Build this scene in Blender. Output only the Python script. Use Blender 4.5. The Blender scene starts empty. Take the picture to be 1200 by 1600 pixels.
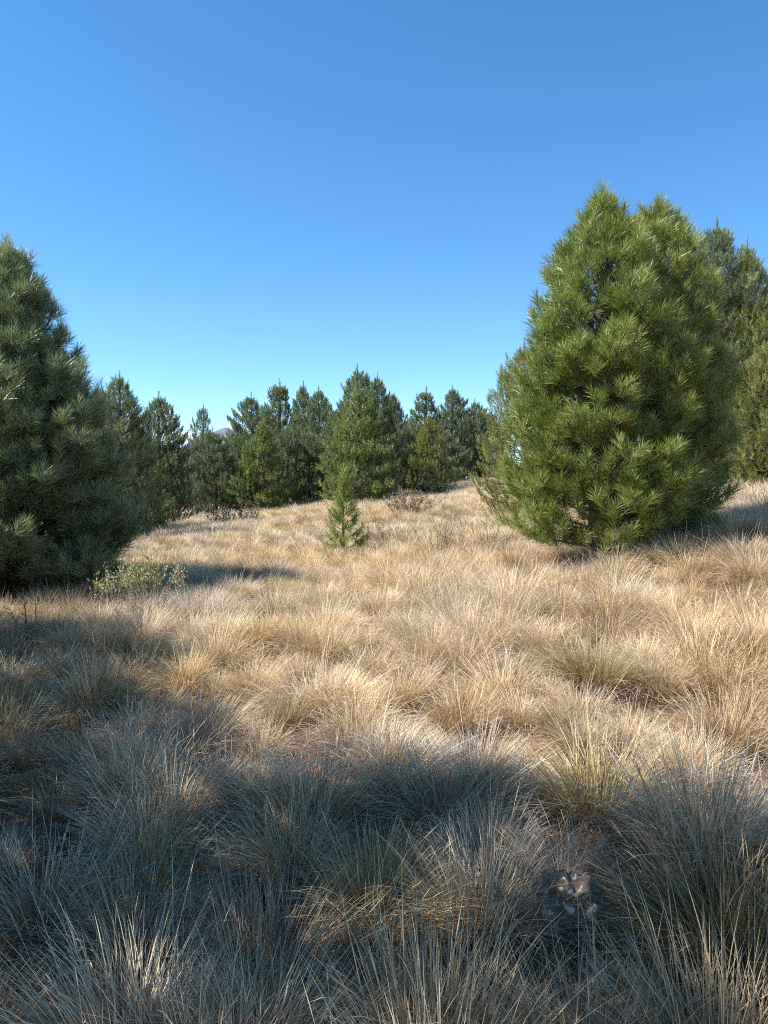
import bpy, math, random
import numpy as np
from mathutils import Vector, noise

# ------------------------------------------------------------------ camera, sky, sun, exposure
scene = bpy.context.scene
EYE = 1.55
FPX = 1232.0           # focal length in pixels of the 1200x1600 photograph
HORIZON = 775.0
cam_d = bpy.data.cameras.new('camera')
cam = bpy.data.objects.new('camera', cam_d)
scene.collection.objects.link(cam)
cam_d.sensor_fit = 'VERTICAL'
cam_d.sensor_height = 24.0
cam_d.lens = 24.0 * FPX / 1600.0
cam_d.clip_start = 0.05
cam_d.clip_end = 40000
cam.location = (0, 0, EYE)
cam.rotation_euler = (math.radians(90) - math.atan((800 - HORIZON) / FPX), 0, 0)
scene.camera = cam

SUN_ELEV = math.radians(50)
SUN_AZ = math.radians(-101)            # clockwise from +Y (view direction): to the left and a little behind
sun_vec = Vector((math.sin(SUN_AZ) * math.cos(SUN_ELEV), math.cos(SUN_AZ) * math.cos(SUN_ELEV), math.sin(SUN_ELEV)))
world = bpy.data.worlds.new('World')
scene.world = world
world.use_nodes = True
nt = world.node_tree
bg = nt.nodes['Background']
sky = nt.nodes.new('ShaderNodeTexSky')
sky.sky_type = 'NISHITA'
sky.sun_disc = False
sky.sun_elevation = SUN_ELEV
sky.sun_rotation = SUN_AZ
sky.altitude = 1500
sky.air_density = 1.0
sky.dust_density = 0.05
sky.ozone_density = 2.6
hs = nt.nodes.new('ShaderNodeHueSaturation')
hs.inputs['Saturation'].default_value = 1.24
hs.inputs['Hue'].default_value = 0.4955
nt.links.new(sky.outputs['Color'], hs.inputs['Color'])
nt.links.new(hs.outputs['Color'], bg.inputs['Color'])
bg.inputs['Strength'].default_value = 0.117
sun_d = bpy.data.lights.new('sun', 'SUN')
sun_d.energy = 5.0
sun_d.angle = math.radians(0.53)
sun_d.color = (1.0, 0.98, 0.945)
sun = bpy.data.objects.new('sun', sun_d)
sun.rotation_euler = sun_vec.to_track_quat('Z', 'Y').to_euler()
sun.location = (-20, -6, 15)
scene.collection.objects.link(sun)
scene.view_settings.view_transform = 'Standard'
scene.view_settings.look = 'None'
scene.view_settings.gamma = 1
scene.view_settings.use_curve_mapping = False
scene.view_settings.exposure = 1.05
scene.cycles.max_bounces = 6
scene.cycles.diffuse_bounces = 3
scene.cycles.transmission_bounces = 3
scene.cycles.use_denoising = False
scene.cycles.filter_width = 1.1
scene.cycles.sample_clamp_indirect = 4.0

C = scene.collection

# ------------------------------------------------------------------ helpers
def tag(o, label=None, cat=None, group=None, kind=None):
    if label: o['label'] = label
    if cat: o['category'] = cat
    if group: o['group'] = group
    if kind: o['kind'] = kind
    return o

def np_mesh(name, verts, tris, mat=None, smooth=True, attrs=None, quads=None):
    me = bpy.data.meshes.new(name)
    verts = np.asarray(verts, np.float32)
    me.vertices.add(len(verts))
    me.vertices.foreach_set('co', verts.ravel())
    loops, starts, n = [], [], 0
    if tris is not None and len(tris):
        tris = np.asarray(tris, np.int32)
        loops.append(tris.ravel()); starts.append(np.arange(len(tris)) * 3); n = len(tris) * 3
    if quads is not None and len(quads):
        quads = np.asarray(quads, np.int32)
        loops.append(quads.ravel()); starts.append(n + np.arange(len(quads)) * 4)
    loops = np.concatenate(loops).astype(np.int32); starts = np.concatenate(starts).astype(np.int32)
    me.loops.add(len(loops)); me.loops.foreach_set('vertex_index', loops)
    me.polygons.add(len(starts)); me.polygons.foreach_set('loop_start', starts)
    if smooth:
        me.polygons.foreach_set('use_smooth', np.ones(len(starts), bool))
    me.update(calc_edges=True)
    for k, a in (attrs or {}).items():
        at = me.attributes.new(k, 'FLOAT', 'POINT')
        at.data.foreach_set('value', np.asarray(a, np.float32))
    if mat: me.materials.append(mat)
    return me

def link(name, me, parent=None, loc=(0, 0, 0), rz=0.0, sc=(1, 1, 1)):
    o = bpy.data.objects.new(name, me)
    C.objects.link(o)
    o.location = loc; o.rotation_euler = (0, 0, rz); o.scale = sc
    if parent: o.parent = parent
    return o

def norm(a):
    return a / np.maximum(np.linalg.norm(a, axis=-1, keepdims=True), 1e-9)

def smooth(a, b, x):
    t = min(max((x - a) / (b - a), 0.0), 1.0)
    return t * t * (3 - 2 * t)

# ------------------------------------------------------------------ terrain
FD = [-60, -5, 2, 4, 9, 12, 20, 28, 40, 60, 85, 200, 12000]
FZ = [-0.8, -0.1, 0.0, 0.08, 0.42, 0.58, 1.00, 1.32, 1.75, 2.05, 1.2, -12, -60]
GD = [-60, 0, 3, 9, 14, 25, 45, 70, 120, 12000]
GG = [0.03, 0.03, 0.04, 0.14, 0.13, 0.10, 0.10, 0.10, 0.0, 0.0]
GL = [0.03, 0.03, 0.02, 0.04, 0.06, 0.10, 0.10, 0.10, 0.0, 0.0]
def ground(x, y, bumps=True):
    z = float(np.interp(y, FD, FZ))
    w = smooth(-2.5, 2.5, x)
    g = float(np.interp(y, GD, GG)) * w + float(np.interp(y, GD, GL)) * (1 - w)
    xx = 25 * math.tanh(x / 25)
    z += g * xx
    if bumps:
        r = math.hypot(x, y)
        if r < 90:
            k = 1 - smooth(50, 90, r)
            z += k * (0.10 * noise.noise((x * 0.35, y * 0.35, 3.1)) + 0.06 * noise.noise((x * 1.3, y * 1.3, 7.7)))
    return z

def at(px, D):
    x = (px - 600) / FPX * D
    return x, D

# ------------------------------------------------------------------ materials
def new_mat(name):
    m = bpy.data.materials.new(name); m.use_nodes = True
    n = m.node_tree; n.nodes.clear()
    out = n.nodes.new('ShaderNodeOutputMaterial')
    return m, n, out

def ramp(n, stops, interp='LINEAR'):
    r = n.nodes.new('ShaderNodeValToRGB')
    r.color_ramp.interpolation = interp
    el = r.color_ramp.elements
    while len(el) > 1: el.remove(el[-1])
    el[0].position = stops[0][0]; el[0].color = (*stops[0][1], 1)
    for p, c in stops[1:]:
        e = el.new(p); e.color = (*c, 1)
    return r

def mixc(n, a, b, fac, mode='MIX'):
    m = n.nodes.new('ShaderNodeMix'); m.data_type = 'RGBA'; m.blend_type = mode
    for s, v in ((m.inputs[0], fac), (m.inputs[6], a), (m.inputs[7], b)):
        if hasattr(v, 'is_linked') or hasattr(v, 'links'):
            n.links.new(v, s)
        elif isinstance(v, (int, float)):
            s.default_value = v
        else:
            s.default_value = (*v, 1)
    return m.outputs[2]

def attr(n, name):
    a = n.nodes.new('ShaderNodeAttribute'); a.attribute_name = name
    return a.outputs['Fac']

def leaf_shader(n, out, col, rough=0.5, trans=0.3, spec=0.4, tint=(1, 1, 1)):
    p = n.nodes.new('ShaderNodeBsdfPrincipled')
    n.links.new(col, p.inputs['Base Color'])
    p.inputs['Roughness'].default_value = rough
    p.inputs['Specular IOR Level'].default_value = spec
    t = n.nodes.new('ShaderNodeBsdfTranslucent')
    n.links.new(mixc(n, col, tint, 1.0, 'MULTIPLY'), t.inputs['Color'])
    mx = n.nodes.new('ShaderNodeMixShader'); mx.inputs[0].default_value = trans
    n.links.new(p.outputs[0], mx.inputs[1]); n.links.new(t.outputs[0], mx.inputs[2])
    n.links.new(mx.outputs[0], out.inputs['Surface'])

def grass_mat(name, base, mid, tip, alt_mid, alt_tip, inst_random=True, gain=1.0):
    m, n, out = new_mat(name)
    t = attr(n, 't'); r = attr(n, 'r')
    sc = lambda c: tuple(v * gain for v in c)
    r1 = ramp(n, [(0.0, sc(base)), (0.12, sc(base)), (0.45, sc(mid)), (0.85, sc(tip)), (1.0, sc(tip))])  # own brown foot colour, darkened further to stand for shade between tussocks
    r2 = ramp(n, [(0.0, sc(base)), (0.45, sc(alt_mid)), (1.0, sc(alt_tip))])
    n.links.new(t, r1.inputs[0]); n.links.new(t, r2.inputs[0])
    oi = n.nodes.new('ShaderNodeObjectInfo')
    rr = ramp(n, [(0.0, (0, 0, 0)), (0.35, (0.25, 0.25, 0.25)), (0.7, (0.75, 0.75, 0.75)), (1.0, (1, 1, 1))])
    n.links.new(oi.outputs['Random'], rr.inputs[0])
    c = mixc(n, r1.outputs[0], r2.outputs[0], rr.outputs[0])
    vr = n.nodes.new('ShaderNodeMath'); vr.operation = 'MULTIPLY'; vr.inputs[1].default_value = 7.31
    n.links.new(oi.outputs['Random'], vr.inputs[0])
    vf = n.nodes.new('ShaderNodeMath'); vf.operation = 'FRACT'; n.links.new(vr.outputs[0], vf.inputs[0])
    vv = ramp(n, [(0.0, (0.70, 0.66, 0.60)), (0.3, (0.95, 0.93, 0.90)), (0.7, (1.04, 1.03, 1.0)), (1.0, (1.14, 1.15, 1.16))])
    n.links.new(vf.outputs[0], vv.inputs[0])
    c = mixc(n, c, vv.outputs[0], 1.0, 'MULTIPLY')
    # per blade value
    br = ramp(n, [(0.0, (0.55, 0.50, 0.44)), (0.5, (0.95, 0.93, 0.9)), (1.0, (1.3, 1.3, 1.28))])
    n.links.new(r, br.inputs[0])
    c = mixc(n, c, br.outputs[0], 1.0, 'MULTIPLY')
    # broad patches of colour over the meadow
    geo = n.nodes.new('ShaderNodeNewGeometry')
    nz = n.nodes.new('ShaderNodeTexNoise'); nz.inputs['Scale'].default_value = 0.55; nz.inputs['Detail'].default_value = 2
    n.links.new(geo.outputs['Position'], nz.inputs['Vector'])
    pr = ramp(n, [(0.35, (0.95, 0.95, 1.0)), (0.55, (1.05, 1.0, 0.92)), (0.7, (1.08, 0.98, 0.82))])
    n.links.new(nz.outputs['Fac'], pr.inputs[0])
    c = mixc(n, c, pr.outputs[0], 1.0, 'MULTIPLY')
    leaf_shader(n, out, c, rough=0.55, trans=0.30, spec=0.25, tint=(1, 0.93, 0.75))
    return m

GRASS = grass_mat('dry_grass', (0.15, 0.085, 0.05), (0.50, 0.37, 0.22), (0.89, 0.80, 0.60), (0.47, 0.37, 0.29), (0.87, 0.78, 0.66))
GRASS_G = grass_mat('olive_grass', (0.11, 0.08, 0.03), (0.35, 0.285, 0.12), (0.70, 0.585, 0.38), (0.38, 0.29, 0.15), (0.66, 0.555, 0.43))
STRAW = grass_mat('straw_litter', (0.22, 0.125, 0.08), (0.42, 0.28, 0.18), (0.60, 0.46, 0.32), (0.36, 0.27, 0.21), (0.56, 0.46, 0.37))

def needle_mat(name, dark, light, young, rough=0.42, sheen=0.35):
    m, n, out = new_mat(name)
    r = attr(n, 'r'); t = attr(n, 't')
    cr = ramp(n, [(0.0, dark), (0.55, light), (1.0, young)])
    n.links.new(r, cr.inputs[0])
    tr = ramp(n, [(0.0, (0.8, 0.75, 0.6)), (0.4, (1, 1, 1)), (1.0, (1.15, 1.12, 0.95))])
    n.links.new(t, tr.inputs[0])
    c = mixc(n, cr.outputs[0], tr.outputs[0], 1.0, 'MULTIPLY')
    leaf_shader(n, out, c, rough=rough, trans=0.22, spec=sheen, tint=(1.0, 1.1, 0.5))
    return m

N_NEAR = needle_mat('pine_needles_fresh', (0.10, 0.135, 0.035), (0.19, 0.235, 0.06), (0.37, 0.40, 0.13), 0.40, 0.5)
N_LEFT = needle_mat('pine_needles_silvery', (0.10, 0.135, 0.065), (0.19, 0.235, 0.12), (0.36, 0.41, 0.25), 0.36, 0.7)
N_FAR = needle_mat('pine_needles_dull', (0.055, 0.08, 0.042), (0.14, 0.175, 0.09), (0.35, 0.39, 0.21), 0.45, 0.4)
N_OLIVE = needle_mat('pine_needles_olive', (0.10, 0.115, 0.035), (0.23, 0.245, 0.075), (0.40, 0.39, 0.15), 0.45, 0.4)
N_MID = needle_mat('pine_needles_mid', (0.09, 0.125, 0.04), (0.20, 0.25, 0.08), (0.37, 0.41, 0.16), 0.42, 0.45)

def bark_mat():
    m, n, out = new_mat('pine_bark')
    geo = n.nodes.new('ShaderNodeTexCoord')
    mp = n.nodes.new('ShaderNodeMapping'); mp.inputs['Scale'].default_value = (18, 18, 5)
    n.links.new(geo.outputs['Object'], mp.inputs[0])
    nz = n.nodes.new('ShaderNodeTexNoise'); nz.inputs['Scale'].default_value = 2.0; nz.inputs['Detail'].default_value = 8
    n.links.new(mp.outputs[0], nz.inputs['Vector'])
    r = ramp(n, [(0.3, (0.05, 0.035, 0.025)), (0.6, (0.14, 0.10, 0.075)), (0.8, (0.22, 0.18, 0.15))])
    n.links.new(nz.outputs['Fac'], r.inputs[0])
    p = n.nodes.new('ShaderNodeBsdfPrincipled'); p.inputs['Roughness'].default_value = 0.9
    n.links.new(r.outputs[0], p.inputs['Base Color'])
    b = n.nodes.new('ShaderNodeBump'); b.inputs['Strength'].default_value = 0.6; b.inputs['Distance'].default_value = 0.01
    n.links.new(nz.outputs['Fac'], b.inputs['Height']); n.links.new(b.outputs[0], p.inputs['Normal'])
    n.links.new(p.outputs[0], out.inputs['Surface'])
    return m
BARK = bark_mat()

def plain_mat(name, col, rough=0.8, var=0.3, scale=20):
    m, n, out = new_mat(name)
    tc = n.nodes.new('ShaderNodeTexCoord')
    nz = n.nodes.new('ShaderNodeTexNoise'); nz.inputs['Scale'].default_value = scale; nz.inputs['Detail'].default_value = 5
    n.links.new(tc.outputs['Object'], nz.inputs['Vector'])
    r = ramp(n, [(0.3, tuple(c * (1 - var) for c in col)), (0.7, tuple(c * (1 + var) for c in col))])
    n.links.new(nz.outputs['Fac'], r.inputs[0])
    p = n.nodes.new('ShaderNodeBsdfPrincipled'); p.inputs['Roughness'].default_value = rough
    n.links.new(r.outputs[0], p.inputs['Base Color']); n.links.new(p.outputs[0], out.inputs['Surface'])
    return m

def ground_mat():
    m, n, out = new_mat('meadow_soil')
    geo = n.nodes.new('ShaderNodeNewGeometry')
    def nz(s, d=6):
        t = n.nodes.new('ShaderNodeTexNoise'); t.inputs['Scale'].default_value = s; t.inputs['Detail'].default_value = d
        n.links.new(geo.outputs['Position'], t.inputs['Vector']); return t
    a = nz(3.0); b = nz(60, 8)
    r1 = ramp(n, [(0.3, (0.16, 0.095, 0.055)), (0.5, (0.25, 0.16, 0.095)), (0.7, (0.34, 0.25, 0.15))])
    n.links.new(a.outputs['Fac'], r1.inputs[0])
    r2 = ramp(n, [(0.35, (0.5, 0.45, 0.4)), (0.6, (1.1, 1.05, 1.0)), (0.75, (1.5, 1.4, 1.2))])
    n.links.new(b.outputs['Fac'], r2.inputs[0])
    c = mixc(n, r1.outputs[0], r2.outputs[0], 1.0, 'MULTIPLY')
    # far away: straw tone of the dry plain
    ln = n.nodes.new('ShaderNodeVectorMath'); ln.operation = 'LENGTH'
    n.links.new(geo.outputs['Position'], ln.inputs[0])
    mr = n.nodes.new('ShaderNodeMapRange'); mr.inputs['From Min'].default_value = 30; mr.inputs['From Max'].default_value = 90
    n.links.new(ln.outputs['Value'], mr.inputs['Value'])
    c = mixc(n, c, (0.40, 0.32, 0.20), mr.outputs[0])
    p = n.nodes.new('ShaderNodeBsdfPrincipled'); p.inputs['Roughness'].default_value = 0.95
    p.inputs['Specular IOR Level'].default_value = 0.1
    n.links.new(c, p.inputs['Base Color'])
    bp = n.nodes.new('ShaderNodeBump'); bp.inputs['Strength'].default_value = 0.8; bp.inputs['Distance'].default_value = 0.02
    n.links.new(b.outputs['Fac'], bp.inputs['Height']); n.links.new(bp.outputs[0], p.inputs['Normal'])
    n.links.new(p.outputs[0], out.inputs['Surface'])
    return m

# ------------------------------------------------------------------ ground, mountains, cloud
u = np.linspace(-1, 1, 261)
xs = np.sign(u) * (np.sinh(np.abs(u) * 8.2) / math.sinh(8.2)) * 12000
us = np.linspace(-0.72, 1, 291)
ys = np.sign(us) * (np.sinh(np.abs(us) * 8.2) / math.sinh(8.2)) * 12000
gv = np.array([[x, y, ground(x, y)] for y in ys for x in xs], np.float32)
nx, ny = len(xs), len(ys)
I, J = np.meshgrid(np.arange(nx - 1), np.arange(ny - 1))
a0 = (J * nx + I).ravel()
g_o = link('ground', np_mesh('ground', gv, None, ground_mat(), quads=np.stack([a0, a0 + 1, a0 + nx + 1, a0 + nx], 1)))
tag(g_o, kind='structure')

def mountain():
    m, n, out = new_mat('mountain_rock_hazed')
    tc = n.nodes.new('ShaderNodeTexCoord')
    nz = n.nodes.new('ShaderNodeTexNoise'); nz.inputs['Scale'].default_value = 0.012; nz.inputs['Detail'].default_value = 10
    n.links.new(tc.outputs['Object'], nz.inputs['Vector'])
    r = ramp(n, [(0.3, (0.09, 0.11, 0.15)), (0.5, (0.14, 0.15, 0.20)), (0.7, (0.19, 0.18, 0.23))])  # bluish tones paint distance haze into the rock colour; no haze volume
    n.links.new(nz.outputs['Fac'], r.inputs[0])
    p = n.nodes.new('ShaderNodeBsdfPrincipled'); p.inputs['Roughness'].default_value = 1
    n.links.new(r.outputs[0], p.inputs['Base Color']); n.links.new(p.outputs[0], out.inputs['Surface'])
    D = 5200.0
    nxm, nym = 240, 40
    vs = []
    pk = [(-9000, 80), (-4000, 160), (-2200, 200), (-1500, 300), (-1240, 385), (-1130, 462), (-1020, 492), (-900, 470), (-700, 330), (-300, 200), (500, 160), (2000, 220), (4000, 140), (9000, 80)]
    px_, pz_ = zip(*pk)
    for j in range(nym):
        v = j / (nym - 1)
        for i in range(nxm):
            x = -9000 + 18000 * i / (nxm - 1) if False else -3500 + 6000 * i / (nxm - 1)
            h = float(np.interp(x, px_, pz_))
            prof = math.sin(math.pi * v) ** 0.9
            nn = noise.fractal((x * 0.004, v * 4, 1.3), 0.9, 2.1, 6)
            z = (h + 22 * nn) * prof - 60
            vs.append((x, D + (v - 0.5) * 2600 + 60 * noise.noise((x * .003, v * 3, 9)), z))
    I, J = np.meshgrid(np.arange(nxm - 1), np.arange(nym - 1)); a = (J * nxm + I).ravel()
    o = link('mountains', np_mesh('mountains', vs, None, m, quads=np.stack([a, a + 1, a + nxm + 1, a + nxm], 1)))
    tag(o, kind='structure')
mountain()

def cloud():
    import bmesh
    m, n, out = new_mat('cloud_white')
    p = n.nodes.new('ShaderNodeBsdfPrincipled'); p.inputs['Base Color'].default_value = (0.85, 0.87, 0.9, 1); p.inputs['Roughness'].default_value = 1
    n.links.new(p.outputs[0], out.inputs['Surface'])
    bm = bmesh.new(); rnd = random.Random(3)
    for k in range(16):
        s = bmesh.ops.create_icosphere(bm, subdivisions=3, radius=rnd.uniform(45, 80))
        ox, oz = rnd.uniform(-190, 190), rnd.uniform(-16, 26)
        for v in s['verts']:
            v.co *= 1 + 0.25 * noise.noise(v.co * 0.03 + Vector((k, 0, 0)))
            v.co.z *= 0.6
            v.co += Vector((ox, rnd.uniform(-0.1, 0.1), oz))
    me = bpy.data.meshes.new('cloud'); bm.to_mesh(me); bm.free()
    for pl in me.polygons: pl.use_smooth = True
    me.materials.append(m)
    o = link('cloud', me, loc=((286 - 600) / FPX * 9000, 9000, EYE + (HORIZON - 682) / FPX * 9000))
    tag(o, kind='structure')
cloud()

# ------------------------------------------------------------------ tubes and needles
def tubes(segs, sides=6):
    """segs: list of (p0, r0, p1, r1)"""
    P0 = np.array([s[0] for s in segs], float); R0 = np.array([s[1] for s in segs], float)
    P1 = np.array([s[2] for s in segs], float); R1 = np.array([s[3] for s in segs], float)
    d = norm(P1 - P0)
    ref = np.where(np.abs(d[:, 2:3]) > 0.9, np.array([[1., 0, 0]]), np.array([[0., 0, 1]]))
    U = norm(np.cross(d, ref)); V = np.cross(d, U)
    ang = np.arange(sides) * 2 * math.pi / sides
    ring = U[:, None] * np.cos(ang)[None, :, None] + V[:, None] * np.sin(ang)[None, :, None]
    a = P0[:, None] + ring * R0[:, None, None]; b = P1[:, None] + ring * R1[:, None, None]
    n = len(segs)
    verts = np.concatenate([a, b], 1).reshape(-1, 3)
    base = np.arange(n)[:, None] * 2 * sides
    k = np.arange(sides)[None]; k2 = (k + 1) % sides
    q = np.stack([base + k, base + k2, base + sides + k2, base + sides + k], -1).reshape(-1, 4)
    return verts, q

def polyline_segs(pts, rads):
    return [(pts[i], rads[i], pts[i + 1], rads[i + 1]) for i in range(len(pts) - 1)]

def needles_mesh(name, P, D, rs, nlen, count, width, stem, mat, rng, fine=True, spread=(18, 62)):
    """P,D,rs: tuft tips, directions, random per tuft. Needles leave a short leafy stem."""
    P = np.array(P, float); D = norm(np.array(D, float)); rs = np.array(rs, float)
    N = len(P); M = count
    ref = norm(rng.normal(size=(N, 3)))
    U = norm(np.cross(D, ref)); V = np.cross(D, U)
    s = rng.random((N, M)) ** 0.8
    th = np.radians(spread[0] + (spread[1] - spread[0]) * s + rng.normal(0, 7, (N, M)))
    ph = rng.random((N, M)) * 2 * math.pi
    dr = (np.cos(th)[..., None] * D[:, None] + np.sin(th)[..., None] * (np.cos(ph)[..., None] * U[:, None] + np.sin(ph)[..., None] * V[:, None]))
    B = P[:, None] - D[:, None] * (s * stem)[..., None]
    L = nlen * (0.75 + 0.4 * rng.random((N, M))) * (0.8 + 0.4 * rng.random((N, 1)))
    W = norm(np.cross(dr, norm(rng.normal(size=(N, M, 3))))) * (width * 0.5)
    g = np.array([0, 0, -1.0])
    tcol = np.broadcast_to(rs[:, None], (N, M)) + rng.normal(0, 0.12, (N, M))
    if fine:
        mid = B + dr * (L * 0.5)[..., None] + g * (L * 0.03)[..., None]
        tip = B + dr * L[..., None] + g * (L * 0.14)[..., None]
        v = np.stack([B - W * .7, B + W * .7, mid - W, mid + W, tip], 2).reshape(-1, 3)
        t = np.tile([0, 0, .5, .5, 1.0], N * M); r = np.repeat(tcol.ravel(), 5)
        b = np.arange(N * M)[:, None] * 5
        tris = np.concatenate([b + [0, 1, 3], b + [0, 3, 2], b + [2, 3, 4]], 1).reshape(-1, 3)
    else:
        tip = B + dr * L[..., None] + g * (L * 0.08)[..., None]
        v = np.stack([B - W, B + W, tip], 2).reshape(-1, 3)
        t = np.tile([0.2, 0.2, 1.0], N * M); r = np.repeat(tcol.ravel(), 3)
        tris = np.arange(N * M * 3).reshape(-1, 3)
    return np_mesh(name, v, tris, mat, smooth=False, attrs={'t': t, 'r': np.clip(r, 0, 1)})

PROFILE_BROAD = ([0, .04, .10, .20, .34, .53, .73, .86, .93, .97, 1.0], [.45, .66, .86, .97, 1.0, .90, .68, .44, .27, .12, 0.01])
PROFILE_ROUND = ([0, .06, .15, .35, .60, .78, .90, .97, 1.0], [.35, .72, .92, 1.0, .92, .66, .34, .14, .03])
PROFILE_FRONT = ([0, .04, .10, .20, .34, .53, .73, .86, .93, .97, 1.0], [.5, .72, .90, .98, 1.0, .88, .62, .36, .20, .08, 0.01])
PROFILE_EDGE = ([0, .08, .24, .42, .64, .79, .90, 1.0], [.6, .88, 1.0, .88, .58, .38, .19, .02])
PROFILE_CONE = ([0, .08, .18, .35, .55, .75, .9, 1.0], [.4, .8, 1.0, .92, .68, .42, .2, .03])
PROFILE_SLIM = ([0, .10, .3, .6, .8, .93, 1.0], [.5, .9, 1.0, .75, .5, .3, .05])
PROFILE_OPEN = ([0, .25, .4, .6, .8, .93, 1.0], [.1, .5, .9, 1.0, .7, .4, .08])

def pine_parts(seed, H, R, prof=PROFILE_BROAD, nlen=.17, ncount=60, width=.003, stem=.14, mat=None, whorl=.24,
               per=6, twig=.13, fine=True, clear=0.06, up=0.55, trunk_r=None, inner=.35, lop=0.12, sides=6, sub=True, spread=(14, 52)):
    """Return three meshes: trunk, branches, crown, in the tree's own coordinates."""
    rnd = random.Random(seed); rng = np.random.default_rng(seed)
    tr = trunk_r or 0.018 * H + 0.02
    Rf = lambda t: R * float(np.interp(t, *prof))
    # trunk
    n = 16; pts = []; rads = []
    wob = [rnd.uniform(-1, 1) * 0.012 * H for _ in range(4)]
    def axis(t):
        return np.array([wob[0] * math.sin(t * 5) + wob[2] * t, wob[1] * math.sin(t * 4 + 1) + wob[3] * t, t * H])
    for i in range(n + 1):
        t = i / n
        pts.append(axis(t)); rads.append(tr * (1 - t) ** 0.85 + 0.006 + (tr * 0.35 if i == 0 else 0))
    tseg = polyline_segs(pts, rads)
    pts0 = pts[0].copy(); tseg.insert(0, (pts0 - np.array([0, 0, .35]), rads[0] * 1.1, pts0, rads[0]))
    bseg = []; TP = []; TD = []; TR = []
    # lopsidedness per azimuth
    ph1, ph2 = rnd.random() * 6.28, rnd.random() * 6.28
    lobes = [(rnd.random() * 6.28, rnd.random(), rnd.uniform(.05, .2)) for _ in range(10)]
    def lobe(az, t):
        v = 1 + lop * math.sin(az + ph1) + lop * .5 * math.sin(2 * az + ph2)
        return v
    def tuft(p, d, r):
        TP.append(p); TD.append(d); TR.append(r)
    h = clear * H
    k = 0
    while h < H * 0.97:
        ta = h / H
        nb = max(3, int(round(per * (1 - 0.35 * ta)))) + rnd.choice([-1, 0, 0, 1])
        az0 = rnd.random() * 6.28
        for b in range(nb):
            az = az0 + b * 2 * math.pi / nb + rnd.uniform(-.3, .3)
            el = math.radians(12 + 50 * ta ** 1.1 + rnd.uniform(-9, 9))
            l = 0.3
            for _ in range(6):
                tt = min((h + l * math.sin(el) * 0.9) / H, 1.0)
                l = 0.5 * l + 0.5 * Rf(tt) / max(math.cos(el), .35)
            l *= lobe(az, ta) * rnd.uniform(.78, 1.10)
            if l < 0.08: l = 0.08
            if h + l * math.sin(el) > H * .985: l = max(.06, (H * .985 - h) / math.sin(el))
            # curved main branch: starts flatter, turns up
            m = max(3, int(l / 0.16)); P = [axis(ta)]
            cur = P[0]; dirs = []
            for i in range(m):
                s = (i + .5) / m
                e = el - math.radians(8) + math.radians(30) * s * s
                a = az + 0.12 * math.sin(s * 6 + b)
                d = np.array([math.cos(a) * math.cos(e), math.sin(a) * math.cos(e), math.sin(e)])
                dirs.append(d); cur = cur + d * (l / m); P.append(cur)
            r0 = max(.004, min(tr * .45, .006 + .011 * l))
            rr = [r0 * (1 - .75 * i / m) for i in range(m + 1)]
            bseg += polyline_segs(P, rr)
            base_r = rnd.random()
            # tip tuft
            upv = np.array([0, 0, 1.0])
            tuft(P[-1], dirs[-1] * (1 - up) + upv * up, min(1, base_r * .5 + .5))
            nt_ = int(l / twig)
            side = 1
            for q in range(nt_):
                s = inner + (1 - inner) * (q + rnd.random() * .8) / max(nt_, 1)
                if s > .98: continue
                ix = min(m - 1, int(s * m)); f = s * m - ix
                p = P[ix] * (1 - f) + P[ix + 1] * f; d = dirs[ix]
                lat = norm(np.cross(d, upv)) * side; side = -side
                ang = math.radians(rnd.uniform(30, 62)); lift = rnd.uniform(-.15, .55)
                td = norm(d * math.cos(ang) + lat * math.sin(ang) + upv * lift)
                tl = (1 - s) * l * .42 + rnd.uniform(.07, .17) * min(1, l / .5 + .4)
                nn = max(1, int(tl / .14))
                p0 = p
                for w in range(nn):
                    td2 = norm(td + upv * .18 * w + rng.normal(0, .1, 3))
                    p1 = p0 + td2 * (tl / nn)
                    bseg.append((p0, max(.0025, rr[ix] * .5 * (1 - w / nn)), p1, max(.002, rr[ix] * .5 * (1 - (w + 1) / nn))))
                    last = w == nn - 1
                    rv = min(1, max(0, .25 + .5 * rnd.random() + (.15 if last else -.15)))
                    tuft(p1, td2 * (1 - up) + upv * up, rv)
                    if sub and nn > 1 and w >= nn // 2:
                        sd = norm(td2 + norm(rng.normal(size=3)) * .9)
                        p2 = p1 + sd * rnd.uniform(.07, .13)
                        bseg.append((p1, .003, p2, .002))
                        tuft(p2, sd * (1 - up) + upv * up, rv)
                    p0 = p1
        h += whorl * (1 - .45 * ta) * rnd.uniform(.8, 1.15)
        k += 1
    for i in range(n): bseg.append((pts[i], .004, pts[i + 1], .004))
    # leader
    top = axis(1.0)
    tuft(top + np.array([0, 0, stem * .8]), np.array([0, 0, 1.0]), .7)
    tuft(top, np.array([0.1, 0, 1.0]), .6)
    bseg.append((axis(.97), .008, top + np.array([0, 0, stem * .8]), .003))
    crown = needles_mesh('crown', TP, TD, TR, nlen, ncount, width, stem, mat, rng, fine, spread)
    tv, tq = tubes(tseg, sides + 2)
    bv, bq = tubes(bseg, sides if fine else 3)
    return np_mesh('trunk', tv, None, BARK, quads=tq), np_mesh('branches', bv, None, BARK, quads=bq), crown, len(TP)

def pine(name, parts, loc, label, group=None, rz=0.0, sc=(1, 1, 1), cat='tree'):
    e = bpy.data.objects.new(name, None); C.objects.link(e)
    e.location = loc; e.rotation_euler = (0, 0, rz); e.scale = sc; e.empty_display_size = .3
    tag(e, label, cat, group)
    for nm, me in zip(('trunk', 'branches', 'crown'), parts[:3]):
        link(nm, me, e)
    return e

def place(px, D):
    x, y = at(px, D); return (x, y, ground(x, y) - .03)

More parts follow.
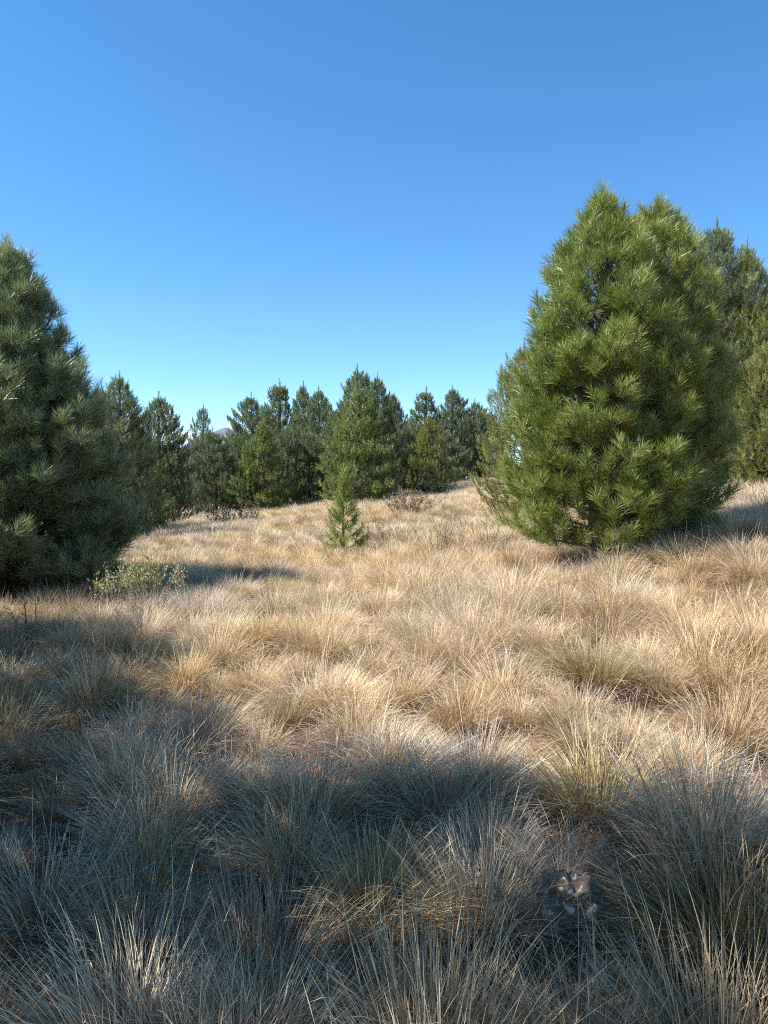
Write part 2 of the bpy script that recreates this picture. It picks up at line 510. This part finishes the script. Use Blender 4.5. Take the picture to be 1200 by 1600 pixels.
def height_to(px, D, apex_py):
    x, y = at(px, D)
    return EYE + (HORIZON - apex_py) / FPX * D - ground(x, y)

KEEP_OUT = []    # (x, y, r): no tall grass here
GREEN = 'pines standing around the meadow'

# ---- the two pines grown together, right of the meadow
D = 9.2
H = height_to(940, D, 305)
p = pine_parts(11, H, 1.17, PROFILE_FRONT, nlen=.165, ncount=62, width=.0046, stem=.13, mat=N_NEAR, whorl=.20, per=8, twig=.11, lop=.08)
print('near tufts', p[3])
pine('pine_tree', p, place(932, D), 'large bushy bright green long needled pine, front one of the joined pair', GREEN, 0.4)
KEEP_OUT.append((*at(932, D), .75))
D = 9.9
H = height_to(1025, D, 318)
p = pine_parts(12, H, 1.06, PROFILE_BROAD, nlen=.165, ncount=58, width=.0046, stem=.13, mat=N_NEAR, whorl=.20, per=8, twig=.11, lop=.08)
pine('pine_tree', p, place(1025, D), 'bushy pine with dark right side, grown into the back of the large bright pine', GREEN, 2.0)
KEEP_OUT.append((*at(1022, D), .75))
# ---- the big pine cut by the left edge
D = 9.6
H = height_to(5, D, 385)
p = pine_parts(21, H, 1.74, PROFILE_EDGE, nlen=.17, ncount=62, width=.0046, stem=.14, mat=N_LEFT, whorl=.19, per=10, twig=.105, lop=.06, inner=.22)
print('left tufts', p[3])
pine('pine_tree', p, place(5, D), 'large dark pine with silvery lit needles, cut by the left edge', GREEN, 1.1)
KEEP_OUT.append((*at(5, D), 1.1))
# ---- small pine sapling in the grass
D = 12.6
H = height_to(537, D, 742)
p = pine_parts(31, H, .37, ([0, .1, .25, .5, .75, 1.0], [.7, 1.0, .95, .55, .28, .03]), nlen=.14, ncount=50, width=.0055, stem=.16, mat=N_NEAR, whorl=.16, per=5, twig=.15, up=.4, trunk_r=.02, lop=.12, clear=.12)
pine('pine_sapling', p, place(537, D), 'waist high pine sapling standing alone in the dry grass, centre of the meadow', None, 0.7, cat='sapling')

# ---- the far pines
VAR = {}
def variant(kind, seed):
    key = (kind, seed)
    if key not in VAR:
        spec = {
            'round': dict(H=4.5, R=1.35, prof=PROFILE_ROUND, clear=.05),
            'cone': dict(H=5.5, R=1.25, prof=PROFILE_CONE, clear=.08),
            'tall': dict(H=6.5, R=1.25, prof=PROFILE_ROUND, clear=.10),
            'slim': dict(H=6.0, R=.75, prof=PROFILE_SLIM, clear=.06),
            'open': dict(H=6.0, R=.8, prof=PROFILE_OPEN, clear=.15),
            'airy': dict(H=6.0, R=1.3, prof=PROFILE_ROUND, clear=.08),
            'bush': dict(H=4.5, R=1.1, prof=PROFILE_CONE, clear=.04),
        }[kind]
        mat = {'airy': N_FAR, 'round': N_FAR, 'cone': N_MID, 'tall': N_FAR, 'slim': N_FAR, 'open': N_FAR, 'bush': N_OLIVE}[kind]
        VAR[key] = pine_parts(seed, spec['H'], spec['R'], spec['prof'], nlen=.105, ncount=42, width=.015, stem=.28, mat=mat, spread=(10, 46),
                              whorl=.36 if kind == 'airy' else .31, per=6 if kind == 'airy' else 7, twig={'open': .2, 'airy': .15}.get(kind, .115), fine=False, clear=spec['clear'], up=.70,
                              inner=.3, lop=.22, sub=False) + (spec['H'], spec['R'])
        print(kind, seed, 'tufts', VAR[key][3])
    return VAR[key]

rnd = random.Random(5)
FAR = [
 # px, apex_py, D, half width px, kind, seed, label
 (188, 580, 17, 55, 'tall', 101, 'dark pine directly behind the big pine on the left edge, its top poking out'),
 (160, 600, 19, 50, 'cone', 102, 'pine mostly hidden behind the right flank of the big left edge pine'),
 (247, 613, 22, 46, 'tall', 103, 'tall dark pine ending the left group, beside the gap with the mountain'),
 (215, 640, 20, 40, 'bush', 104, 'dim olive pine between the two dark pines of the left group'),
 (316, 632, 52, 18, 'open', 105, 'thin sparse pine top rising alone beside the distant mountain'),
 (335, 668, 31, 44, 'round', 106, 'low round pine on two bare stems, left end of the far row'),
 (372, 672, 33, 32, 'round', 107, 'small round pine second from the left end of the far row'),
 (396, 614, 42, 36, 'tall', 108, 'pine with spreading jagged top behind the low round pines'),
 (412, 655, 31, 40, 'cone', 109, 'light green pine in front of the tallest dark top of the far row'),
 (438, 594, 41, 34, 'slim', 110, 'dark pointed pine, tallest left of the small sapling'),
 (448, 662, 33, 36, 'round', 111, 'grey green pine below the dark pointed pine of the far row'),
 (474, 597, 40, 24, 'slim', 112, 'narrow dark pine spire between two broader pines of the far row'),
 (500, 604, 38, 32, 'tall', 113, 'dark broad pine just left of the bright central pine'),
 (482, 672, 34, 34, 'round', 114, 'shaded low pine filling the foot of the far row left of the sapling'),
 (516, 640, 36, 30, 'tall', 115, 'shaded pine touching the left side of the central clump'),
 (560, 571, 31, 44, 'slim', 116, 'tallest dark pointed pine at the back of the central clump'),
 (560, 598, 27, 56, 'cone', 117, 'bright green cone shaped pine at the front of the central clump'),
 (592, 584, 29, 38, 'tall', 118, 'blunt topped dark green pine on the right side of the central clump'),
 (617, 612, 36, 30, 'tall', 119, 'bluish shaded pine right behind the central clump'),
 (632, 660, 33, 30, 'round', 120, 'low dark pine between the central clump and the yellowish pine'),
 (663, 606, 34, 32, 'slim', 121, 'pointed grey green pine standing behind the low yellowish pine'),
 (672, 648, 31, 36, 'bush', 122, 'low yellowish green pine with a dark foot right of the central clump'),
 (706, 603, 44, 32, 'tall', 123, 'dark pine with rounded spiky top, second from the right in the far row'),
 (694, 668, 40, 30, 'round', 124, 'low grey pine beneath the rounded spiky top of the far row'),
 (741, 624, 46, 27, 'tall', 125, 'small pine at the right end of the far row, next to the slope'),
 (725, 655, 47, 26, 'round', 126, 'low shaded pine tucked in at the right end of the far row'),
 (765, 640, 48, 26, 'round', 127, 'pine in the far row half hidden by the olive pine on the right'),
 (822, 530, 16, 72, 'bush', 128, 'olive yellow pine peeping out behind the left flank of the large bright pine'),
 (1118, 345, 16.5, 76, 'open', 129, 'tall open topped pine with upward tufts behind the large pines on the right'),
 (1172, 372, 16, 72, 'tall', 130, 'pale lit pine at the right edge, in front of the open topped pine'),
 (1225, 400, 17.5, 66, 'tall', 131, 'pine cut by the right edge of the picture, behind the pale lit pine'),
 (1110, 440, 18, 60, 'round', 132, 'shaded pine deep behind the joined pair, left of the pale lit pine'),
 (1075, 400, 20, 60, 'cone', 133, 'pine hidden behind the crown of the joined pair on the right'),
 (1205, 520, 15, 62, 'bush', 128, 'low olive pine at the right edge, filling the foot of the taller pines'),
 (120, 640, 24, 60, 'round', 134, 'pine hidden behind the big left edge pine'),
]
# a few more beyond the rows, seen only through the gaps
for k, (px, ap, D) in enumerate([(270, 690, 48), (345, 690, 50), (425, 640, 52), (462, 640, 50), (530, 640, 48), (585, 640, 50), (640, 650, 52), (680, 650, 56), (305, 716, 44), (385, 690, 48)]):
    FAR.append((px, ap, D, 34, 'round' if k % 2 else 'tall', 106 + (k % 4), None))
lab_back = ['small far pine seen low in the gap beside the mountain', 'far pine showing behind the low round pine on two stems', 'far pine filling the row behind the light green pine',
            'far pine behind the narrow dark spire', 'far pine behind the left flank of the central clump', 'far pine behind the right flank of the central clump',
            'far pine behind the low dark pine right of the central clump', 'farthest pine behind the low yellowish pine', 'little far pine at the foot of the distant mountain', 'far pine behind the small round pine of the far row']
bi = 0
SIDE = {}
for sd_, Hs_, Rs_, pr_, mt_ in ((129, 6.5, 1.05, PROFILE_ROUND, N_FAR), (130, 6.0, 1.0, PROFILE_CONE, N_OLIVE), (131, 6.0, 1.1, PROFILE_ROUND, N_FAR), (128, 4.5, 1.1, PROFILE_BROAD, N_OLIVE), (101, 6.0, 1.1, PROFILE_ROUND, N_FAR)):
    SIDE[sd_] = pine_parts(sd_, Hs_, Rs_, pr_, nlen=.10, ncount=50, width=.0075, stem=.24, mat=mt_, spread=(12, 46), whorl=.26, per=9, twig=.12,
                           fine=False, clear=.04, up=.62, inner=.3, lop=.16, sub=False) + (Hs_, Rs_)
for (px, ap, D, hw, kind, seed, lab) in FAR:
    if lab is None:
        lab = lab_back[bi]; bi += 1
        seed = {'round': (106, 107, 111, 114), 'tall': (108, 113, 115, 118)}[kind][bi % 4]
    v = SIDE.get(seed) or variant(kind, seed)
    H = height_to(px, D, ap)
    Rw = hw * 1.36 / FPX * D
    sz = H / (v[4] + .15); sx = Rw / (v[5] + .06)
    pine('pine_tree', v, place(px, D), lab, GREEN, rnd.random() * 6.28, (sx, sx, sz))

# pines left of and behind the photographer: they cast the shade in the foreground
for (x, y, Hs, Rs, seed, lab) in [
    (-6.1, 6.3, 5.3, 1.45, 118, 'pine outside the picture, first to the left of the left edge pine'),
    (-5.6, 5.3, 5.0, 1.55, 113, 'pine outside the picture, second to the left of the left edge pine'),
    (-4.8, 3.9, 4.7, 1.45, 115, 'pine outside the picture on the left, level with the half lit tussock'),
    (-3.75, 2.9, 5.3, 1.25, 108, 'pine outside the picture on the left, level with the lichen covered stone'),
    (-3.1, 1.7, 6.6, 1.40, 118, 'tallest pine outside the picture on the left, just ahead of the photographer'),
    (-2.7, 0.5, 6.6, 1.50, 115, 'pine outside the picture, beside the photographer'),
    (-2.9, -0.8, 6.6, 1.5, 113, 'pine behind and left of the photographer'),
]:
    v = variant('airy', seed)
    pine('pine_tree', v, (x, y, ground(x, y) - .03), lab, GREEN, rnd.random() * 6.28, (Rs / v[5], Rs / v[5], Hs / v[4]))

# ------------------------------------------------------------------ grass
def blades_mesh(name, seed, n, Lr, r0, width, segs, mat, lean=(5, 50), curl=(10, 70), wind=(0, 0), flat=False, patches=1, stems=0.0, pz=0.0):
    rng = np.random.default_rng(seed)
    ph = rng.random(n) * 2 * math.pi
    rad = np.sqrt(rng.random(n))
    bx = rad * r0 * np.cos(ph); by = rad * r0 * np.sin(ph)
    az = ph + rng.normal(0, .75, n)
    th0 = np.radians(lean[0] + (lean[1] - lean[0]) * rad ** 1.2 + rng.normal(0, 5, n))
    cu = np.radians(curl[0] + (curl[1] - curl[0]) * rng.random(n) ** 1.3)
    L = Lr[0] + (Lr[1] - Lr[0]) * rng.random(n) ** .8
    st = rng.random(n) < stems
    L = np.where(st, L * 1.35, L); cu = np.where(st, cu * .5, cu); th0 = np.where(st, th0 * .8, th0)
    # clumping of azimuths gives locks
    locks = rng.random(14) * 2 * math.pi
    pick = rng.integers(0, 14, n)
    az = az + .35 * np.sin(locks[pick] - az)
    tw = rng.normal(0, .6, n)
    pos = np.stack([bx, by, np.full(n, -.04)], 1) + np.array([[0, 0, pz]])
    W = np.stack([-np.sin(az + tw), np.cos(az + tw), rng.normal(0, .35, n)], 1); W = norm(W)
    rows = [pos.copy()]
    kink = np.where(rng.random(n) < .07, rng.integers(1, max(2, segs), n), 99)     # broken blades
    kvec = rng.normal(0, 1, (n, 3)) * np.array([1, 1, .3]) + np.array([0, 0, -.7])
    for k in range(segs):
        th = th0 + cu * ((k + .5) / segs) ** 1.2
        d = np.stack([np.sin(th) * np.cos(az) + wind[0] * (k + 1) / segs, np.sin(th) * np.sin(az) + wind[1] * (k + 1) / segs, np.cos(th)], 1)
        d = norm(d)
        d = norm(d + kvec * (kink == k)[:, None] * 1.3 + kvec * (kink < k)[:, None] * 1.0)
        pos = pos + d * (L / segs)[:, None]
        pos[:, 2] = np.maximum(pos[:, 2], -.02 + .03 * rng.random(n))
        rows.append(pos.copy())
    verts = []; ts = []
    for k, p in enumerate(rows[:-1]):
        w = width * (.75 + .4 * (k / segs) if k / segs < .5 else 1.15 * (1.25 - k / segs)) * .5
        ww = w * np.where(st, .9, 1.0)[:, None]
        verts += [p - W * ww, p + W * ww]; ts += [k / segs, k / segs]
    verts.append(rows[-1]); ts.append(1.0)
    K = len(verts)
    v = np.stack(verts, 1).reshape(-1, 3)
    b = np.arange(n)[:, None] * K
    q = np.concatenate([b + [2 * k, 2 * k + 1, 2 * k + 3, 2 * k + 2] for k in range(segs - 1)], 1).reshape(-1, 4)
    tr = b + [K - 3, K - 2, K - 1]
    r = np.where(st, .85 + .15 * rng.random(n), rng.random(n) * .85)
    return np_mesh(name, v, tr, mat, quads=q, smooth=True, attrs={'t': np.tile(ts, n), 'r': np.repeat(r, K)})

src = bpy.data.collections.new('grass_sources')      # never linked to the scene; only feeds the grass object
SRC = []
def add_src(me, k):
    o = bpy.data.objects.new('s%02d_%s' % (k, me.name), me); src.objects.link(o); SRC.append(o)
k = 0
W_ = (.10, .03)
NEAR = []
for s in range(8):
    m_ = (GRASS, GRASS, GRASS, GRASS_G, GRASS, GRASS, GRASS_G, GRASS)[s]
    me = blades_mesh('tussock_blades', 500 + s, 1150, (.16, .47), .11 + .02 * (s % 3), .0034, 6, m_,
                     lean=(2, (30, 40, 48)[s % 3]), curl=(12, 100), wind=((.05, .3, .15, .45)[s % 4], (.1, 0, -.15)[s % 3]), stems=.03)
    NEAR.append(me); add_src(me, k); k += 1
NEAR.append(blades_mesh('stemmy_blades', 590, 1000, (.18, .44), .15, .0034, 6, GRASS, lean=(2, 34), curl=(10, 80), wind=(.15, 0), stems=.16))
for s in range(3):      # low matted straw
    me = blades_mesh('litter_blades', 600 + s, 420, (.10, .30), .26, .0028, 4, STRAW, lean=(40, 80), curl=(10, 50))
    add_src(me, k); k += 1
for s in range(5):      # middle distance
    me = blades_mesh('tussock_mid', 700 + s, 430, (.17, .40), .12, .0068, 4, GRASS if s != 3 else GRASS_G, lean=(3, 46), curl=(15, 70), wind=(.15, .05), stems=.03)
    add_src(me, k); k += 1
for s in range(4):      # far
    me = blades_mesh('tussock_far', 800 + s, 150, (.16, .36), .17, .014, 3, GRASS, lean=(3, 48), curl=(10, 60), wind=(.1, .05))
    add_src(me, k); k += 1

rnd = random.Random(77)
pts = []; rot = []; scl = []; idx = []
def put(x, y, i, s, sz=None, tilt=.16):
    pts.append((x, y, ground(x, y))); rot.append((rnd.uniform(-tilt, tilt), rnd.uniform(-tilt, tilt), rnd.random() * 6.28))
    scl.append((s, s, sz or s)); idx.append(i)

# individual tussocks that stand out in the photograph: (px, py of the foot, size, mesh variant, label)
def foot(px, py):
    D = 3.0
    for _ in range(40):
        x, y = at(px, D)
        D = .5 * D + .5 * max(.8, (EYE - ground(x, y)) * FPX / (py - HORIZON))
    return at(px, D)
BIG = [
 (590, 1470, 1.00, 3, 'olive based tussock with pale arching stems in the lower centre, ringed by shade'),
 (480, 1300, 1.15, 1, 'large grey shaded tussock left of centre, its top touching the sunlit grass'),
 (270, 1290, 1.00, 5, 'dark shaded mop of fine grass on the left, beside the reddish straw patch'),
 (230, 1420, .85, 6, 'low olive tussock in deep shade at the lower left'),
 (700, 1290, 1.05, 2, 'broad shaded tussock in the centre between two larger ones'),
 (935, 1290, 1.20, 6, 'big olive tussock in shade directly above the lichen covered stone'),
 (1105, 1370, 1.40, 0, 'tallest grey tussock at the right, leaning over the stone'),
 (1140, 1180, 1.05, 4, 'golden sunlit tussock at the right edge behind the tall grey one'),
 (690, 1700, 1.05, 8, 'tussock of long pale stems at the bottom edge, centre'),
 (1130, 1750, 1.1, 8, 'tussock with tall bleached stems at the bottom right corner'),
 (190, 1700, 1.1, 8, 'tussock with long white stems at the bottom left'),
 (60, 1480, 1.05, 2, 'dark bushy tussock against the left edge, low in the picture'),
 (950, 1010, .95, 4, 'rust tinted round tussock in the sunlit meadow, right of centre'),
 (330, 1165, .95, 7, 'half lit tussock at the boundary of the left shade'),
 (720, 1150, .9, 0, 'mauve grey tangle of grass at the edge of the shade, centre'),
 (1145, 855, 1.15, 2, 'spiky grey tussock beside the shadow of the large pines on the right'),
 (1090, 1070, 1.2, 5, 'pale silvery tussock near the right edge in full sun'),
]
big_xy = []
for px, py, s, vi, lab in BIG:
    x, y = foot(px, py)
    big_xy.append((x, y, .26 * s))
    o = link('grass_tussock', NEAR[vi], None, (x, y, ground(x, y)), rnd.random() * 6.28, (s, s, s))
    tag(o, lab, 'grass tussock', 'tussocks that stand out in the meadow')

STONE = foot(893, 1485)
def free(x, y, near=False):
    for (a, b, r) in KEEP_OUT:
        if (x - a) ** 2 + (y - b) ** 2 < r * r: return False
    if near:
        for (a, b, r) in big_xy:
            if (x - a) ** 2 + (y - b) ** 2 < r * r: return False
        if (x - STONE[0]) ** 2 + (y - STONE[1] + .22) ** 2 < .38 ** 2: return False
    return True

def scatter(y0, y1, step, pad, fn, jitter=.5, far=1.0):
    y = y0
    while y < y1:
        hw = y * .49 * far + pad
        x = -hw
        while x < hw:
            fn(x + rnd.uniform(-jitter, jitter) * step, y + rnd.uniform(-jitter, jitter) * step)
            x += step
        y += step
def f_near(x, y):
    if math.hypot(x, y) < .75 or not free(x, y, True): return
    g = noise.noise((x * .9, y * .9, 0.0))
    if y < 5 and g < -.36: return
    s = rnd.uniform(.55, 1.05) * (1 + .25 * noise.noise((x * .5, y * .5, 4.0)))
    put(x, y, rnd.choice([0, 1, 2, 3, 4, 5, 7, 0, 1, 4, 5, 7, 6]), s)
scatter(.6, 11.5, .345, 1.6, f_near)
def f_lit(x, y):
    if math.hypot(x, y) < .5 or (x - STONE[0]) ** 2 + (y - STONE[1] + .1) ** 2 < .24 ** 2: return
    put(x, y, 8 + rnd.randrange(3), rnd.uniform(.7, 1.2))
scatter(.4, 11, .30, 1.6, f_lit)
def f_mid(x, y):
    if not free(x, y): return
    put(x, y, 11 + rnd.randrange(5), rnd.uniform(.6, .98) * (1 + .25 * noise.noise((x * .4, y * .4, 4.0))))
scatter(11.4, 26, .31, 2.5, f_mid)
def f_far(x, y):
    put(x, y, 16 + rnd.randrange(4), rnd.uniform(.65, 1.05))
scatter(26, 62, .42, 4, f_far)
print('grass instances', len(pts))

gm = bpy.data.meshes.new('grass')
gm.vertices.add(len(pts)); gm.vertices.foreach_set('co', np.array(pts, np.float32).ravel())
for nm, typ, dat, key in (('rot', 'FLOAT_VECTOR', rot, 'vector'), ('scl', 'FLOAT_VECTOR', scl, 'vector'), ('idx', 'INT', idx, 'value')):
    a = gm.attributes.new(nm, typ, 'POINT')
    a.data.foreach_set(key, np.array(dat, np.int32 if typ == 'INT' else np.float32).ravel())
grass = link('grass', gm)
tag(grass, 'dry straw coloured bunch grass covering the whole meadow', 'grass', kind='stuff')
ng = bpy.data.node_groups.new('grass_scatter', 'GeometryNodeTree')
ng.interface.new_socket('Geometry', in_out='INPUT', socket_type='NodeSocketGeometry')
ng.interface.new_socket('Geometry', in_out='OUTPUT', socket_type='NodeSocketGeometry')
gi = ng.nodes.new('NodeGroupInput'); go = ng.nodes.new('NodeGroupOutput')
ci = ng.nodes.new('GeometryNodeCollectionInfo'); ci.inputs['Collection'].default_value = src
ci.inputs['Separate Children'].default_value = True; ci.inputs['Reset Children'].default_value = True
ip = ng.nodes.new('GeometryNodeInstanceOnPoints'); ip.inputs['Pick Instance'].default_value = True
def na(name, typ):
    a = ng.nodes.new('GeometryNodeInputNamedAttribute'); a.data_type = typ; a.inputs['Name'].default_value = name
    return a.outputs['Attribute']
ng.links.new(gi.outputs[0], ip.inputs['Points']); ng.links.new(ci.outputs[0], ip.inputs['Instance'])
ng.links.new(na('idx', 'INT'), ip.inputs['Instance Index'])
er = ng.nodes.new('FunctionNodeEulerToRotation')
ng.links.new(na('rot', 'FLOAT_VECTOR'), er.inputs[0]); ng.links.new(er.outputs[0], ip.inputs['Rotation'])
ng.links.new(na('scl', 'FLOAT_VECTOR'), ip.inputs['Scale'])
ng.links.new(ip.outputs[0], go.inputs[0])
md = grass.modifiers.new('scatter', 'NODES'); md.node_group = ng

# ------------------------------------------------------------------ shrubs
TWIG = plain_mat('dry_twigs', (0.17, 0.11, 0.08), .9, .4)
GREYTWIG = plain_mat('grey_twigs', (0.30, 0.25, 0.21), .9, .3)
def shrub_leaf(name, c1, c2):
    m, n, out = new_mat(name)
    r = ramp(n, [(0.0, c1), (1.0, c2)]); n.links.new(attr(n, 'r'), r.inputs[0])
    leaf_shader(n, out, r.outputs[0], .6, .3, .3, (1, 1, .6))
    return m
SL = shrub_leaf('shrub_leaves', (0.30, 0.30, 0.15), (0.55, 0.52, 0.32))
SB = shrub_leaf('shrub_dry_leaves', (0.22, 0.15, 0.09), (0.42, 0.33, 0.22))

def twiggy(seed, n, H, spread, r0, branch=3, rad=.006, wig=.12):
    rnd = random.Random(seed); segs = []; tips = []
    for i in range(n):
        a = rnd.random() * 6.28; th = math.radians(rnd.uniform(2, spread)); L = H * rnd.uniform(.6, 1.1)
        p = np.array([math.cos(a) * r0 * rnd.random(), math.sin(a) * r0 * rnd.random(), -.03])
        d = np.array([math.cos(a) * math.sin(th), math.sin(a) * math.sin(th), math.cos(th)])
        m = 7
        segs.append((np.array([0, 0, -.06]), rad, p, rad))
        for k in range(m):
            d2 = d + np.array([rnd.gauss(0, wig), rnd.gauss(0, wig), rnd.gauss(0, wig * .6)]); d2 /= np.linalg.norm(d2); d = .7 * d + .3 * d2; d /= np.linalg.norm(d)
            q = p + d * L / m
            segs.append((p, rad * (1 - .8 * k / m), q, rad * (1 - .8 * (k + 1) / m)))
            if k >= 2:
                for b in range(branch):
                    if rnd.random() < .55:
                        e = d + np.array([rnd.gauss(0, .7), rnd.gauss(0, .7), rnd.uniform(0, .6)]); e /= np.linalg.norm(e)
                        f = q + e * L * rnd.uniform(.08, .28)
                        segs.append((q, rad * .45, f, rad * .2)); tips.append((q, f))
            p = q
        tips.append((p - d * L / m, p))
    return segs, tips

def leaves_mesh(name, tips, per, size, mat, seed, zmin=-1):
    rng = np.random.default_rng(seed); V = []; R = []
    A = np.array([t[0] for t in tips]); B = np.array([t[1] for t in tips])
    keep = B[:, 2] > zmin; A = A[keep]; B = B[keep]
    n = len(A); s = rng.random((n, per, 1)) * 1.1
    P = (A[:, None] * (1 - s) + B[:, None] * s + rng.normal(0, size * .5, (n, per, 3))).reshape(-1, 3)
    d = norm(np.repeat(B - A, per, 0) * 6 + rng.normal(0, .6, (n * per, 3)) + np.array([0, 0, .4])); w = norm(np.cross(d, rng.normal(size=d.shape)))
    L = size * (.6 + .8 * rng.random((n * per, 1)))
    v = np.stack([P, P + d * L * .5 - w * L * .26, P + d * L, P + d * L * .5 + w * L * .26], 1).reshape(-1, 3)
    q = np.arange(len(P) * 4).reshape(-1, 4)
    return np_mesh(name, v, None, mat, quads=q, smooth=False, attrs={'r': np.repeat(rng.random(len(P)), 4)})

def shrub(name, px, D, H, label, seed, leafy=None, n=26, spread=35, r0=.12, per=6, size=.03, mat=None, tw=TWIG, branch=3, rad=.006, cat='shrub', group=None, zmin=-1):
    e = bpy.data.objects.new(name, None); C.objects.link(e); e.location = place(px, D); e.empty_display_size = .2
    tag(e, label, cat, group)
    segs, tips = twiggy(seed, n, H, spread, r0, branch, rad)
    v, q = tubes(segs, 4)
    link('stems', np_mesh('stems', v, None, tw, quads=q), e)
    if leafy:
        link('foliage', leaves_mesh('foliage', tips, per, size, leafy, seed, zmin), e)
    KEEP_OUT.append((*at(px, D), .15))
    return e

shrub('leafy_shrub', 186, 8.3, .56, 'pale green small leaved shrub, left one of two before the big left pine', 301, SL, n=30, spread=26, r0=.10, per=8, size=.027, zmin=.34)
shrub('leafy_shrub', 238, 8.5, .62, 'pale green shrub with taller shoots, right one of two before the left pine', 302, SL, n=36, spread=30, r0=.12, per=8, size=.027, zmin=.34)
shrub('dry_shrub', 225, 7.7, .36, 'brown dried bush at the foot of the two pale green shrubs', 303, SB, n=40, spread=55, r0=.2, per=5, size=.022, tw=GREYTWIG)
shrub('bare_shrub', 685, 11.0, .75, 'bare brown shrub with thin upright twigs, right of the sapling', 304, None, n=15, spread=42, r0=.06, branch=1, rad=.007)
shrub('bare_shrub', 762, 10.6, .72, 'bare brown shrub with wide arching twigs, nearer the large pine', 305, None, n=13, spread=52, r0=.05, branch=1, rad=.007)
shrub('dry_shrub', 640, 19, .6, 'low brownish bush in the grass below the central clump of pines', 306, SB, n=34, spread=50, r0=.35, per=7, size=.04, tw=GREYTWIG)
shrub('dry_shrub', 605, 13.5, .4, 'low greyish bush right beside the sapling', 307, SB, n=30, spread=60, r0=.3, per=4, size=.025, tw=GREYTWIG)
shrub('dry_shrub', 365, 22, .5, 'flat olive brown bush in front of the far row of pines on the left', 308, SB, n=34, spread=60, r0=.6, per=7, size=.045, tw=GREYTWIG)
shrub('dead_branch', 40, 7.6, .55, 'pale dead branch lying at the foot of the big left edge pine', 309, None, n=7, spread=75, r0=.1, branch=2, rad=.011, tw=GREYTWIG, cat='branch')
shrub('dead_branch', 268, 20, .55, 'grey dead branch on the ground at the foot of the left group of pines', 310, None, n=6, spread=80, r0=.1, branch=2, rad=.02, tw=GREYTWIG, cat='branch')
shrub('dark_shrub', 682, 27, .62, 'small dark green bush at the foot of the low yellowish pine', 311, shrub_leaf('dark_leaves', (.03, .05, .025), (.07, .09, .045)), n=34, spread=60, r0=.25, per=9, size=.06)

# ------------------------------------------------------------------ the stone with lichen
def stone_mat():
    m, n, out = new_mat('lichen_stone')
    tc = n.nodes.new('ShaderNodeTexCoord')
    a = n.nodes.new('ShaderNodeTexNoise'); a.inputs['Scale'].default_value = 22; a.inputs['Detail'].default_value = 8
    v = n.nodes.new('ShaderNodeTexVoronoi'); v.inputs['Scale'].default_value = 42
    b = n.nodes.new('ShaderNodeTexNoise'); b.inputs['Scale'].default_value = 24; b.inputs['Detail'].default_value = 7
    for t in (a, v, b): n.links.new(tc.outputs['Object'], t.inputs['Vector'])
    r = ramp(n, [(0.3, (.12, .075, .05)), (.6, (.27, .18, .13)), (.8, (.40, .29, .22))]); n.links.new(a.outputs['Fac'], r.inputs[0])
    ml = n.nodes.new('ShaderNodeMath'); ml.operation = 'MULTIPLY_ADD'
    ml.inputs[1].default_value = -.22
    n.links.new(v.outputs['Distance'], ml.inputs[0]); n.links.new(b.outputs['Fac'], ml.inputs[2])
    lr = ramp(n, [(.47, (0, 0, 0)), (.50, (1, 1, 1))]); n.links.new(ml.outputs[0], lr.inputs[0])
    c = mixc(n, r.outputs[0], (.66, .58, .48), lr.outputs[0])
    p = n.nodes.new('ShaderNodeBsdfPrincipled'); p.inputs['Roughness'].default_value = .9
    n.links.new(c, p.inputs['Base Color'])
    bp = n.nodes.new('ShaderNodeBump'); bp.inputs['Strength'].default_value = .7; bp.inputs['Distance'].default_value = .008
    n.links.new(a.outputs['Fac'], bp.inputs['Height']); n.links.new(bp.outputs[0], p.inputs['Normal'])
    n.links.new(p.outputs[0], out.inputs['Surface'])
    return m
STM = stone_mat()
def stone(x, y, dz, size, seed, label):
    import bmesh
    bm = bmesh.new(); bmesh.ops.create_icosphere(bm, subdivisions=5, radius=1)
    for v in bm.verts:
        d = v.co.normalized(); q = d * 1.4 + Vector((seed, 0, 0))
        r = 1 + .45 * noise.noise(q) + .22 * noise.noise(q * 2.3) + .08 * noise.noise(q * 5) + .05 * noise.noise(q * 12)
        r += .10 * abs(noise.noise(q * 3.1 + Vector((9, 0, 0)))) * 2 - .03 * (1 if noise.noise(Vector((q.x * 5, q.y * 5, q.z * 1.2))) > .12 else 0)
        v.co = Vector((d.x * size[0], d.y * size[1], d.z * size[2])) * r
    me = bpy.data.meshes.new('stone'); bm.to_mesh(me); bm.free()
    me.materials.append(STM)
    for pl in me.polygons: pl.use_smooth = True
    o = link('stone', me, None, (x, y, ground(x, y) + dz), .5)
    tag(o, label, 'stone')
sx, sy = STONE
stone(sx, sy, .13, (.095, .085, .12), 2.0, 'dark knobbly stone speckled with white lichen, lying in the grass at the lower right')
stone(sx + .02, sy - .21, .03, (.06, .05, .05), 5.0, 'small dark lichen spotted stone just in front of the larger knobbly one')
